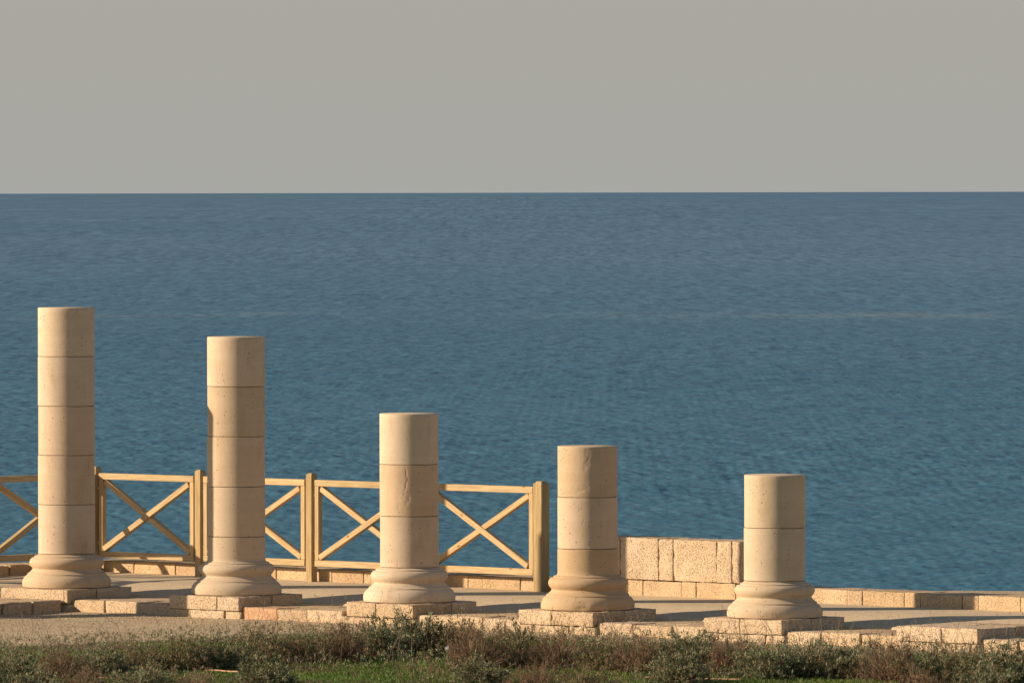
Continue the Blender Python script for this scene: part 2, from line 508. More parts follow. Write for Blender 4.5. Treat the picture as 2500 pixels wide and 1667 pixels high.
VEG_X = [-9, -7, -5, -3.9, -2.7, -1.5, 0, 1.5, 3, 5, 7, 9]
VEG_Y = [78.2, 78.8, 79.5, 80.2, 81.5, 82.1, 81.4, 80.2, 79.0, 77.2, 75.8, 74.6]
def veg_back(x): return float(np.interp(x, VEG_X, VEG_Y))
def z_ground(x, y):
    return Z_GND + .016 * noise.noise(Vector((x * .9, y * .6, 3))) + .008 * noise.noise(Vector((x * 4, y * 4, 1)))

V, Fc = grid(-16, 16, 66, 90, .16, lambda a, b, x, y: z_ground(x, y))
me = np_mesh('ground', V, Fc, True)
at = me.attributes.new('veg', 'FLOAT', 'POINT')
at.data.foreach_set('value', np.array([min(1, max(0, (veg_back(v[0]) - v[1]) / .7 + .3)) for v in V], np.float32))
o = link_mesh('ground', me, M_GND); tag(o, kind='structure')

def sstep(x): x = min(1, max(0, x)); return x * x * (3 - 2 * x)
def z_ter(s, t, x, y):
    d = max(t - HALF, -s - HALF) - .012
    d += .018 * noise.noise(Vector((s * 2.3, t * .5, 5))) + .01 * noise.noise(Vector((s * 9, t * 2, 2)))
    z = Z_STRIP - .03 + (Z_TER - Z_STRIP + .03) * (.36 * sstep(d / .05) + .64 * sstep(d / 1.0))
    z += .006 * noise.noise(Vector((s * 2.0, 0, 4))) * sstep(1 - d / .3)
    return z + .005 * noise.noise(Vector((x * 1.2, y * 1.2, 0))) * (1 if d > .3 else .4)
fine = np.arange(HALF - .02, HALF + .14, .014)
TS = np.concatenate([np.arange(-14, HALF - .03, .12), fine, np.arange(HALF + .16, 8, .10)])
SS = np.concatenate([np.arange(-9, -HALF - .15, .12), -fine[::-1], np.arange(-HALF + .04, 22, .07)])
V = [(*st(a, b), z_ter(a, b, *st(a, b))) for b in TS for a in SS]
Fc = []; nS = len(SS)
for j in range(len(TS) - 1):
    for i in range(nS - 1):
        s_, t_ = (SS[i] + SS[i + 1]) / 2, (TS[j] + TS[j + 1]) / 2
        if not (t_ > HALF - .03 or s_ < -HALF + .03): continue
        q = C1 + U * s_ + W * t_
        if (q - WL0).dot(WL_N) < .25 and (q - WL0).dot(VN) < .25:
            k = j * nS + i; Fc.append((k, k + 1, k + nS + 1, k + nS))
o = link_mesh('terrace', np_mesh('terrace', V, Fc, True), M_TER); tag(o, kind='structure')

# ---------------------------------------------------------------- stone blocks
def block_mesh(name, sx, sy, sz, seed, r=.006, rough=.003, cell=.03, chip=None):
    """worn rectangular block, centred; chip = list of (corner sign x, sign y, radius)"""
    h = (sx / 2, sy / 2, sz / 2)
    GL = []
    for hh in h:
        m_ = max(2, int(round(2 * (hh - r) / cell)))
        GL.append([-hh, -hh + r * .45] + [(-hh + r) + 2 * (hh - r) * q_ / m_ for q_ in range(m_ + 1)] + [hh - r * .45, hh])
    n = [len(g_) - 1 for g_ in GL]
    idx = {}; V = []; Fs = []
    def vert(i, j, k):
        key = (i, j, k)
        if key in idx: return idx[key]
        p = [GL[a][key[a]] for a in range(3)]
        rr = r
        q = [max(-h[a] + rr, min(h[a] - rr, p[a])) for a in range(3)]
        d = Vector([p[a] - q[a] for a in range(3)])
        L = d.length
        if L > 1e-6: d *= rr / L
        P = Vector(q) + d
        onedge = sum(1 for a in range(3) if abs(p[a]) > h[a] - r * 1.1) 
        dn = Vector([(1 if p[a] > 0 else -1) if abs(p[a]) >= h[a] - 1e-6 else 0 for a in range(3)])
        if dn.length: dn.normalize()
        w = noise.noise(P * 6 + Vector((seed * 3.1, seed, 0))) * rough + noise.noise(P * 19 + Vector((0, seed * 2.3, seed))) * rough * .7
        if onedge >= 2:
            w -= abs(noise.noise(P * 11 + Vector((seed, 7, 1)))) * rough * 2.2
        P += dn * w
        if chip:
            for cx, cy, cr in chip:
                qx = cx * h[0] - cx * cr; qy = cy * h[1] - cy * cr
                if (P.x - qx) * cx > 0 and (P.y - qy) * cy > 0:
                    dd = math.hypot(P.x - qx, P.y - qy)
                    if dd > cr: P.x = qx + (P.x - qx) * cr / dd; P.y = qy + (P.y - qy) * cr / dd
        idx[key] = len(V); V.append(P[:]); return idx[key]
    for a in range(3):
        b, c = (a + 1) % 3, (a + 2) % 3
        for side in (0, n[a]):
            for i in range(n[b]):
                for j in range(n[c]):
                    def k(ii, jj):
                        key = [0, 0, 0]; key[a] = side; key[b] = ii; key[c] = jj
                        return vert(*key)
                    f = [k(i, j), k(i + 1, j), k(i + 1, j + 1), k(i, j + 1)]
                    Fs.append(f if side else f[::-1])
    return np_mesh(name, V, Fs, True)

_seed = [0]
def block(parent, name, x0, x1, y0, y1, z0, z1, mat, gap=.005, **kw):
    """block in the local frame of its parent"""
    _seed[0] += 1
    me = block_mesh(name, x1 - x0 - gap, y1 - y0 - gap, z1 - z0 - gap * .6, _seed[0], **kw)
    o = link_mesh(name, me, mat, parent, ((x0 + x1) / 2, (y0 + y1) / 2, (z0 + z1) / 2))
    return o

ORD = ['first', 'second', 'third', 'fourth', 'fifth', 'sixth']
# plinths: square platforms of beach rock, four worn blocks above a lower course
jl = [.44, .18, -.02, -.06, -.04, .05]     # where the front joint falls
jr = [-.05, .02, .10, .0, -.03, .1]
plinth_lbl = [
    'square beach rock plinth under the tallest, leftmost column, part cut by the picture edge',
    'square beach rock plinth under the second tallest column, its left end in shadow',
    'square plinth with a rounded left corner under the middle column, behind green shrubs',
    'square plinth with badly pitted front corner under the fourth column from the left',
    'square beach rock plinth under the shortest, rightmost column',
    'bare square plinth carrying no column, at the far right']
for i in range(6):
    cx, cy = st(S_COL[i], 0)
    if i < 5: cx, cy = COLS[i]
    pl = thing('plinth', plinth_lbl[i], 'plinth', (cx, cy, Z_GND), ROW_RZ, 'plinths of the colonnade')
    zt = -Z_GND; zc = zt - .147
    a, b = jl[i], jr[i]
    ch = {2: [(-1, -1, .14)]}.get(i)
    # local x = along row, local y = away
    block(pl, 'stone_block', -HALF, a, -HALF, b, zc, zt, M_BLK, chip=ch)
    block(pl, 'stone_block', a, HALF, -HALF, b, zc, zt, M_BLK, rough=.009 if i == 3 else .006)
    block(pl, 'stone_block', -HALF, a * .3, b, HALF, zc, zt, M_BLK)
    block(pl, 'stone_block', a * .3, HALF, b, HALF, zc, zt, M_BLK, chip=[(1, 1, .03)])
    m = .12 * ((i * 7) % 3 - 1)
    block(pl, 'stone_block', -HALF - .01, m - .2, -HALF + .012, HALF, -.12, zc, M_BLK, rough=.005)
    block(pl, 'stone_block', m - .2, m + .28, -HALF + .005, HALF, -.12, zc, M_BLK, rough=.005)
    block(pl, 'stone_block', m + .28, HALF + .02, -HALF + .012, HALF, -.12, zc, M_BLK, rough=.01)

# kerb strips between the plinths
kerb_lbl = ['shadow-crossed stone kerb between the first and second column plinths',
            'stone kerb with an orange-pink end block between the second and third plinths',
            'stone kerb half behind shrubs between the middle and fourth plinths',
            'stone kerb between the fourth and fifth plinths, in front of the tall parapet',
            'stone kerb between the rightmost column and the bare plinth',
            'stone kerb running out of the picture right of the bare plinth']
for i in range(6):
    s0 = S_COL[i] + HALF + .003; s1 = (S_COL[i + 1] - HALF - .003) if i < 5 else s0 + 1.43
    cx, cy = st(s0, 0)
    kb = thing('stone_kerb', kerb_lbl[i], 'kerb', (cx, cy, Z_GND), ROW_RZ, 'kerbs between the plinths')
    L = s1 - s0; e = [0, L * (.33 + .02 * math.sin(i)), L * (.66 + .03 * math.cos(i * 2)), L]
    for k in range(3):
        dz = .006 * math.sin(i * 3 + k * 2)
        o = block(kb, 'stone_block', e[k], e[k + 1], -HALF + .055 + .012 * math.sin(k * 2 + i), -.06, -.15, Z_STRIP - Z_GND + dz, M_PINK if (i, k) == (1, 0) else M_BLK, gap=.007, rough=.005, r=.011)
    for k in range(2):
        block(kb, 'stone_block', L * k / 2, L * (k + 1) / 2, -.06, HALF, -.1, Z_STRIP - Z_GND - .006, M_BLKW, gap=.004, rough=.004)

# the wing that turns towards the camera at the first column
wing = thing('stone_kerb', 'shaded stone kerb turning towards the viewer at the lower left picture edge', 'kerb', (*st(0, 0), Z_GND), ROW_RZ, 'kerbs between the plinths')
for k in range(9):
    y1 = -HALF - .008 - .44 * k
    block(wing, 'stone_block', -.05, .44 + .008 * math.sin(k * 5), y1 - .44, y1, -.15, Z_STRIP - Z_GND + .004 * math.sin(k * 3), M_BLK, gap=.014, rough=.006, r=.013)
    block(wing, 'stone_block', -.46, -.052, y1 - .44, y1, -.15, Z_STRIP - Z_GND - .004, M_BLK, gap=.006, rough=.006)

# ---------------------------------------------------------------- columns
def lathe(name, prof, seed, seg=96, chip=.0025, scars=()):
    V = []; Fs = []
    m = len(prof)
    for k, (r, z) in enumerate(prof):
        for a in range(seg):
            th = 2 * math.pi * a / seg
            c, s = math.cos(th), math.sin(th)
            P = Vector((c * r, s * r, z))
            d = noise.noise(P * 3 + Vector((seed * 1.7, 0, seed))) * .0006
            if r > .02:
                d -= max(0, noise.noise(P * 16 + Vector((seed, seed * 2.2, 0))) - .30) * chip * (7 if k < 2 or k > m - 3 else .6)
            for (th0, z0, hw, hh, dp) in scars:
                zz = (z - z0) / hh
                if abs(zz) < 1:
                    c0 = th0 + .05 * math.sin(zz * 3 + 1) + .02 * math.sin(zz * 11)
                    da = (th - c0 + math.pi) % (2 * math.pi) - math.pi
                    w_ = hw * (1 + .5 * math.sin(zz * 7 + th0 * 9))
                    q = 1 - abs(da) * r / w_
                    if q > 0: d -= dp * min(1, q * 2.0) * min(1, (1 - abs(zz)) * 4) * (.6 + .8 * abs(noise.noise(P * 30)))
            V.append((c * (r + d), s * (r + d), z))
    for k in range(m - 1):
        for a in range(seg):
            b = (a + 1) % seg
            Fs.append((k * seg + a, k * seg + b, (k + 1) * seg + b, (k + 1) * seg + a))
    me_v = np.array(V); 
    me = bpy.data.meshes.new(name)
    faces = [tuple(f) for f in Fs] + [tuple(range(seg - 1, -1, -1)), tuple(range((m - 1) * seg, m * seg))]
    me.from_pydata(V, [], faces)
    sm = np.ones(len(faces), bool); sm[-2:] = False
    me.polygons.foreach_set('use_smooth', sm)
    me.update()
    me.set_sharp_from_angle(angle=R(38))
    return me

BASE_PROF = [(.455, .001), (.466, .008), (.470, .030), (.470, .055), (.466, .075), (.455, .098), (.437, .119), (.418, .131), (.415, .133), (.415, .146),
             (.411, .148), (.398, .156), (.382, .170), (.368, .184), (.3605, .196), (.363, .204), (.375, .216), (.387, .234), (.394, .255), (.394, .270),
             (.388, .290), (.375, .306), (.358, .315), (.345, .3175), (.342, .319), (.341, .331), (.337, .333), (.322, .336), (.310, .342), (.3045, .350)]
COL_Z = [[.354, .875, 1.396, 1.914, 2.437, 2.954],
         [.600, 1.118, 1.638, 2.155, 2.670],
         [.352, .872, 1.398, 1.914],
         [.606, 1.120, 1.628],
         [.357, .876, 1.393]]
col_lbl = ['tallest column, of five stacked pale limestone drums, leftmost in the picture',
           'second tallest column, four drums high, with a sliver of shadow down its left edge',
           'middle column of three limestone drums with a scarred second drum',
           'two-drum column on a browner base, right of the thick fence end post',
           'shortest column, two drums high, rightmost, in front of the parapet end']
TINT = {(0, 1): (.97, .95, .92), (0, 2): (.95, .925, .89), (0, 4): (1.03, 1.02, 1.01), (1, 1): (.97, .95, .93), (1, 2): (.96, .94, .90), (1, 3): (1.03, 1.01, .99),
        (2, 1): (.93, .87, .79), (2, 0): (.99, .98, .96), (3, -1): (.88, .79, .68), (3, 0): (1.0, .97, .94), (3, 1): (.92, .86, .78), (4, 1): (1.03, 1.02, .99), (4, -1): (.98, .95, .90), (0, -1): (.95, .90, .84)}
SCAR = {(2, 1): [(R(264), .36, .007, .15, .0035), (R(268), .17, .020, .05, .0028), (R(285), .07, .010, .06, .0035), (R(250), .12, .006, .05, .003)],
        (3, 1): [(R(268), .38, .030, .13, .0022), (R(262), .09, .06, .035, .003), (R(248), .06, .05, .025, .0022)],
        (3, 0): [(R(255), .40, .010, .02, .006), (R(263), .27, .010, .02, .005)]}
def make_column(i, x, y, zs, label, rs=.2995):
    c = thing('stone_column', label, 'column', (x, y, 0), 0, 'row of truncated columns')
    z0 = zs[0]
    prof = list(BASE_PROF)
    if z0 > .45:
        k = int((z0 - .36) / .03)
        prof += [(rs + .0015, .36 + (z0 - .367) * j / k) for j in range(k + 1)]
    prof = [p for p in prof if p[1] < z0 - .007] + [(rs + .0012, z0 - .006), (rs - .002, z0 - .0034), (rs - .014, z0 - .0012)]
    cb = link_mesh('column_base', lathe('column_base', prof, i * 9 + 1, scars=[(R(262), .045, .05, .045, .012)] if i == 3 else ()), M_COL, c)
    cb.color = (*TINT.get((i, -1), (1, 1, 1)), 1)
    for k in range(len(zs) - 1):
        h = zs[k + 1] - zs[k]
        r = rs + .0008 * math.sin(i * 5 + k * 3)
        n = 34 if SCAR.get((i, k)) else 13
        pr = [(r - .014, .0012), (r - .0025, .0034), (r, .006)]
        pr += [(r, .0065 + (h - .013) * j / n) for j in range(1, n)]
        last = k == len(zs) - 2
        pr += [(r, h - .006), (r - .0025, h - .0034), (r - .014, h - .0008)] if not last else [(r, h - .006), (r - .0015, h - .003), (r - .007, h)]
        sc_ = SCAR.get((i, k), ())
        dr = link_mesh('column_drum', lathe('column_drum', pr, i * 9 + k * 2 + 20, 288 if sc_ else 96, chip=.003, scars=sc_), M_COL, c, (.002 * math.sin(i + k * 4), 0, zs[k]), 0 if sc_ else random.random() * 6)
        dr.color = (*TINT.get((i, k), (1, 1, 1)), 1)
    return c
for i, (x, y) in enumerate(COLS):
    make_column(i, x, y, COL_Z[i], col_lbl[i])
# first column of the wing stands just left of the picture: its shadow crosses the kerb and the second column
cx, cy = st(0, -2.423)
cy += .05
wp = thing('plinth', 'plinth of the wing column just outside the left picture edge', 'plinth', (cx, cy, Z_GND), ROW_RZ, 'plinths of the colonnade')
block(wp, 'stone_block', -HALF, .02, -HALF, HALF, .078, -Z_GND, M_BLK)
block(wp, 'stone_block', .02, HALF, -HALF, HALF, .078, -Z_GND, M_BLK)
make_column(6, cx, cy, [.354, .875, 1.396, 1.914, 2.43, 3.04], 'column just outside the left picture edge, seen only by its shadow')

# ---------------------------------------------------------------- parapet walls
FH = .150
def wall_thing(label, a0):
    p = wl(a0); return thing('low_wall', label, 'wall', (p[0], p[1], Z_TER), math.atan2(WL_D.y, WL_D.x), 'parapet walls of the terrace')
def course(parent, a0, joints, z0, z1, dep=.45, mat=M_BLKW, y0=0.0, **kw):
    for k in range(len(joints) - 1):
        jitter = .004 * math.sin(k * 2.3 + a0)
        block(parent, 'stone_block', joints[k] - a0, joints[k + 1] - a0, y0 + jitter, y0 + dep, z0, z1 + .003 * math.sin(k * 1.7), mat, gap=.006, **kw)
def alt(a, b, start_long=True, L=.56, Sh=.21):
    out = [a]; lg = start_long
    while True:
        nx = out[-1] + (L if lg else Sh) + .015 * math.sin(len(out) * 3.3)
        if nx > b - .12: break
        out.append(nx); lg = not lg
    out.append(b); return out
A_T0, A_T1 = px_on_wall(1440), px_on_wall(1850)
P = px_on_wall
lw1 = wall_thing('low stone wall course under the wooden fence, crossed by rail shadows', 0)
course(lw1, 0, [0, P(324), P(392), P(426), P(520), P(558), P(672), P(770), P(808), P(885), P(1000), P(1040), P(1140), P(1176), P(1268), P(1310), P(1405), A_T0], -.1, FH - .02)
lw2 = wall_thing('tall parapet of big pitted slabs on a low course, between the two right columns', A_T0)
course(lw2, A_T0, [A_T0, P(1475), P(1530), P(1567), P(1662), P(1697), P(1793), A_T1], -.1, .158)
course(lw2, A_T0, [A_T0 + .01, P(1512), P(1606), P(1642), P(1747), P(1785), A_T1 - .02], .160, .595, .42, M_BLK, -.006, rough=.006)
lw3 = wall_thing('low sunlit stone wall right of the rightmost column, crossed by one column shadow', A_T1)
j3 = [A_T1, P(1905), P(1960), P(2066), P(2103), P(2205), P(2244), P(2346), P(2386), P(2489)]
course(lw3, A_T1, j3 + alt(P(2489), P(2489) + 6, False)[1:], -.1, FH - .006)
lw4 = thing('low_wall', 'shaded low stone wall turning towards the viewer at the left edge, behind the tallest column', 'wall', (WL0.x, WL0.y, Z_TER), math.atan2(-VD.y, -VD.x), 'parapet walls of the terrace')
js = alt(0, 6.5, True, .36, .30)
for k in range(len(js) - 1):
    block(lw4, 'stone_block', -js[k + 1], -js[k], 0 + .006 * math.sin(k * 4), .45, -.1, FH - .03 + .004 * math.sin(k * 3), M_BLKW, gap=.014, rough=.006, r=.013)

# ---------------------------------------------------------------- timber fence
def bar_mesh(name, L, h, d, bev=.004):
    bm = bmesh.new(); bmesh.ops.create_cube(bm, size=1)
    bmesh.ops.scale(bm, vec=(L, d, h), verts=bm.verts)
    bmesh.ops.bevel(bm, geom=bm.edges[:], offset=bev, segments=2, affect='EDGES')
    return bm_mesh(name, bm)
def bar(frame, name, p0, p1, h, d, y=0.0, mat=None, cut=None):
    """bar in the panel plane (x, z of the frame) from p0 to p1"""
    parent, (ox, oy), rz = frame
    L = math.hypot(p1[0] - p0[0], p1[1] - p0[1])
    me = bar_mesh(name, L, h, d)
    if cut:            # vertical cut ends of a brace
        ang = math.atan2(p1[1] - p0[1], p1[0] - p0[0])
        for v in me.vertices:
            v.co.x -= v.co.z * math.tan(-ang) if cut == 'v' else 0
    mx_, mz_ = (p0[0] + p1[0]) / 2, (p0[1] + p1[1]) / 2
    c_, s_ = math.cos(rz), math.sin(rz)
    o = link_mesh(name, me, mat or M_WOOD, parent, (ox + mx_ * c_ - y * s_ - FENCE.location.x, oy + mx_ * s_ + y * c_ - FENCE.location.y, mz_))
    o.rotation_euler = (0, -math.atan2(p1[1] - p0[1], p1[0] - p0[0]), rz)
    return o
def post_mesh(w, h):
    bm = bmesh.new()
    hw = w / 2; c = w * .22
    lv = [(0, hw, 0), (h - c * 1.1, hw, 0), (h, hw - c, 0)]
    rings = []
    for z, q, _ in lv:
        rings.append([bm.verts.new((sx * q, sy * q, z)) for sx, sy in ((-1, -1), (1, -1), (1, 1), (-1, 1))])
    for a, b in zip(rings, rings[1:]):
        for k in range(4): bm.faces.new((a[k], a[(k + 1) % 4], b[(k + 1) % 4], b[k]))
    bm.faces.new(rings[-1]); bm.faces.new(rings[0][::-1])
    ed = [e for e in bm.edges if abs(e.verts[0].co.z - e.verts[1].co.z) > .3]
    bmesh.ops.bevel(bm, geom=ed, offset=.004, segments=2, affect='EDGES')
    return bm_mesh('fence_post', bm)

G_OFF = -.10           # posts stand this far in front of the wall face
FENCE = thing('wooden_fence', 'golden timber fence with X-braced bays along the sea wall, turning behind the tallest column', 'fence', (*wl(0, G_OFF), Z_TER))
def make_panel(origin, rz, L, front='/', z0=.165, z1=1.095):
    pn = (FENCE, origin, rz)
    g = .030; a, b = g, L - g; rh = .068; d = .068
    bar(pn, 'top_rail', (a, z1 - rh / 2), (b, z1 - rh / 2), rh, d)
    bar(pn, 'bottom_rail', (a, z0 + rh / 2), (b, z0 + rh / 2), rh, d)
    sw = .062
    zz0, zz1 = z0 + rh + .001, z1 - rh - .001
    bar(pn, 'stile', (a + sw / 2, zz0), (a + sw / 2, zz1), sw, d - .006)
    bar(pn, 'stile', (b - sw / 2, zz0), (b - sw / 2, zz1), sw, d - .006)
    x0, x1 = a + sw + .004, b - sw - .004
    bw = .062
    ang = math.atan2(zz1 - zz0, x1 - x0); e = bw / 2 * math.sin(ang) * .55; ez = bw / 2 * math.cos(ang) * .9
    yA, yB = (-.010, .012)
    for sgn in ('/', '\\'):
        p0, p1 = ((x0 + e, zz0 + ez), (x1 - e, zz1 - ez)) if sgn == '/' else ((x0 + e, zz1 - ez), (x1 - e, zz0 + ez))
        bar(pn, 'brace', p0, p1, bw, .062, yA if sgn == front else yB)
    return pn
def bolts(post, dirs, zs=(.93, .33), hw=.045):
    for dx, dy in dirs:
        for z in zs:
            bm = bmesh.new(); bmesh.ops.create_uvsphere(bm, u_segments=12, v_segments=8, radius=.019)
            link_mesh('bolt_cap', bm_mesh('bolt_cap', bm, True), M_BOLT, post, (dx * (hw + .006), dy * (hw + .006), z))
RZW = math.atan2(WL_D.y, WL_D.x)
PS = [P(233, G_OFF), P(487.5, G_OFF), P(759, G_OFF), 0, P(1320, G_OFF)]
PS[3] = (PS[2] + PS[4]) / 2
def put_post(x, y, rz, w, h, dirs):
    po = link_mesh('fence_post', post_mesh(w, h), M_POST, FENCE, (x - FENCE.location.x, y - FENCE.location.y, 0), rz)
    bolts(po, dirs, hw=w / 2)
for k, a in enumerate(PS):
    put_post(*wl(a, G_OFF), RZW, .122 if k == 4 else .088, 1.165 if k < 4 else 1.155, [(1, 0)] if k == 0 else [(-1, 0)] if k == 4 else [(-1, 0), (1, 0)])
for k in range(4):
    w0 = .044; w1 = .061 if k == 3 else .044
    a0, a1 = PS[k] + w0, PS[k + 1] - w1
    make_panel(wl(a0, G_OFF), RZW, a1 - a0, '\\' if k == 3 else '/')
# return of the fence towards the camera on the left
corner = Vector(wl(PS[0], G_OFF))
RZV = math.atan2(-VD.y, -VD.x)
for k in range(3):
    p0 = corner + VD * (1.70 * (k + 1) - .044)
    make_panel((p0.x, p0.y), RZV, 1.70 - .088, '\\')
    pp = corner + VD * 1.70 * (k + 1)
    put_post(pp.x, pp.y, RZV, .088, 1.165, [(-1, 0), (1, 0)])

# ---------------------------------------------------------------- vegetation
M_LEAF = mat_leaf('leaf_green', (.08, .105, .05), (.19, .215, .11), (.40, .41, .26), (.46, .28, .16), .08)
M_OLIVE = mat_leaf('leaf_olive', (.08, .095, .04), (.17, .185, .08), (.32, .31, .17), (.40, .26, .15), .2)
M_DRY = mat_leaf('dry_stem', (.15, .095, .055), (.32, .21, .13), (.50, .37, .24), (.42, .18, .11), .05)
M_STALK = mat_leaf('pale_stalk', (.30, .22, .14), (.40, .31, .21), (.50, .40, .29), (.2, .14, .09), .1)
M_GRASS = mat_leaf('grass_blade', (.055, .10, .012), (.105, .185, .022), (.17, .26, .045), (.28, .22, .10), .05)

def blades(P, Dr, L, Wd, rng, mid=.45):
    """rhombic leaves: base P, unit direction Dr, length L, width Wd"""
    n = len(P)
    rv = rng.normal(size=(n, 3)); S = np.cross(Dr, rv); S /= np.linalg.norm(S, axis=1)[:, None] + 1e-9
    nrm = np.cross(Dr, S)
    a = P; m = P + Dr * (L * mid)[:, None] + nrm * (L * .06)[:, None]
    t = P + Dr * L[:, None]
    V = np.stack([a, m + S * (Wd / 2)[:, None], t, m - S * (Wd / 2)[:, None]], 1).reshape(-1, 3)
    F = np.arange(4 * n).reshape(n, 4)
    return V, F
def ribbons(P0, P1, w0, w1, rng):
    n = len(P0); D = P1 - P0; D = D / (np.linalg.norm(D, axis=1)[:, None] + 1e-9)
    out = []
    A = rng.normal(size=(n, 3)); S = np.cross(D, A); S /= np.linalg.norm(S, axis=1)[:, None] + 1e-9
    T = np.cross(D, S)
    a = [S, -.5 * S + .87 * T, -.5 * S - .87 * T]
    V = np.stack([P0 + x * w0[:, None] for x in a] + [P1 + x * w1[:, None] for x in a], 1).reshape(-1, 3)
    k = np.arange(n)[:, None] * 6
    F = np.concatenate([k + np.array([[0, 1, 4, 3]]), k + np.array([[1, 2, 5, 4]]), k + np.array([[2, 0, 3, 5]])], 0)
    return V, F
def unit(v): return v / (np.linalg.norm(v, axis=-1, keepdims=True) + 1e-9)
def join(parts):
    V = []; F = []; n = 0
    for v, f in parts: V.append(v); F.append(f + n); n += len(v)
    return np.concatenate(V), np.concatenate(F)

def dome_points(n, rng, lump, bias=.35):
    """points in a lumpy dome of unit radius/height"""
    th = rng.uniform(0, 2 * np.pi, n); el = np.arcsin(rng.uniform(0, 1, n))
    r = rng.uniform(0, 1, n) ** bias
    d = np.stack([np.cos(th) * np.cos(el), np.sin(th) * np.cos(el), np.sin(el)], 1)
    k = 1 + lump * np.array([noise.noise(Vector((float(x[0]) * 2.1, float(x[1]) * 2.1, float(x[2]) * 2.1 + rng_off))) for x in d for rng_off in [float(_off[0])]])
    return d * (r * k)[:, None], d
_off = [0.0]

def leafy_bush(seed, n_ros=260, leaf=.036, width=.0092, mat=None):
    rng = np.random.default_rng(seed); _off[0] = seed * 1.37
    C, d = dome_points(n_ros, rng, .9)
    C = C * np.array([.27, .27, .27])
    k = rng.integers(6, 10, n_ros)
    P = np.repeat(C, k, 0); O = np.repeat(unit(d * .7 + np.array([0, 0, .9])), k, 0)
    Dr = unit(O + rng.normal(size=P.shape) * .55)
    L = leaf * rng.uniform(.6, 1.35, len(P)); 
    V1, F1 = blades(P + rng.normal(size=P.shape) * .006, Dr, L, np.full(len(P), width) * rng.uniform(.7, 1.2, len(P)), rng)
    return np_mesh('leaves', V1, F1), C
def twigs(C, rng, w=.0022, frac=1.0):
    idx = rng.permutation(len(C))[:int(len(C) * frac)]
    P1 = C[idx]; base = P1 * np.array([.18, .18, 0]) + np.array([0, 0, -.02])
    mid = (P1 + base) / 2 + rng.normal(size=P1.shape) * .02; 
    n = len(P1)
    return join([ribbons(base, mid, np.full(n, w * 1.5), np.full(n, w), rng), ribbons(mid, P1, np.full(n, w), np.full(n, w * .6), rng)])
def dry_bush(seed, n=330, tall=1.0):
    rng = np.random.default_rng(seed); _off[0] = seed * 2.1
    C, d = dome_points(n, rng, .8, .25); C = C * np.array([.26, .26, .28 * tall])
    parts = [twigs(C, rng, .0020)]
    # fine side twigs
    P = np.repeat(C, 7, 0); Dr = unit(np.repeat(d, 7, 0) * .6 + np.array([0, 0, .5]) + rng.normal(size=P.shape) * .8)
    L = rng.uniform(.02, .07, len(P))
    P0 = P - Dr * (L * .5)[:, None]
    parts.append(ribbons(P0, P0 + Dr * L[:, None], np.full(len(P), .0013), np.full(len(P), .0007), rng))
    return np_mesh('dry_twigs', *join(parts)), C
def stalks(seed, n, h0=.3, h1=.55, spread=.2):
    rng = np.random.default_rng(seed)
    B = np.stack([rng.uniform(-spread, spread, n), rng.uniform(-spread, spread, n), np.zeros(n)], 1)
    H = rng.uniform(h0, h1, n)
    lean = rng.normal(size=(n, 3)) * .28; lean[:, 2] = 1; lean = unit(lean)
    M = B + lean * (H * .55)[:, None]; lean2 = unit(lean + rng.normal(size=(n, 3)) * .18)
    T = M + lean2 * (H * .45)[:, None]
    w = np.full(n, .0019)
    parts = [ribbons(B, M, w, w * .8, rng), ribbons(M, T, w * .8, w * .5, rng)]
    Q = np.repeat(T, 5, 0); Dq = unit(np.repeat(lean2, 5, 0) + rng.normal(size=Q.shape) * .8)
    parts.append(ribbons(Q, Q + Dq * rng.uniform(.012, .035, len(Q))[:, None], np.full(len(Q), .0011), np.full(len(Q), .0008), rng))
    return np_mesh('stalks', *join(parts))

LEAFY = []; OLIV = []; DRYS = []
for sd in range(5):
    me, C = leafy_bush(100 + sd, 640); me.materials.append(M_LEAF)
    rng = np.random.default_rng(sd); tw = np_mesh('twigs', *twigs(C, rng, .002, .5)); tw.materials.append(M_DRY); LEAFY.append((me, tw))
for sd in range(4):
    me, C = leafy_bush(200 + sd, 420, .030, .007); me.materials.append(M_OLIVE)
    d2, C2 = dry_bush(300 + sd, 150); d2.materials.append(M_DRY); OLIV.append((me, d2))
for sd in range(4):
    me, C = dry_bush(400 + sd); me.materials.append(M_DRY)
    st_ = stalks(500 + sd, 10, .2, .38); st_.materials.append(M_STALK); DRYS.append((me, st_))
STALKS = []
for sd in range(4):
    me = stalks(600 + sd, 9, .28, .5, .16); me.materials.append(M_STALK); STALKS.append(me)

def ground_pt(px, py):
    """point of the front ground seen at photo position (2352 px wide copy)"""
    D = (CAM_H - Z_GND) * F_PX / (py * 1.0629 - 470); return (px * 1.0629 - 1250) * D / F_PX, D

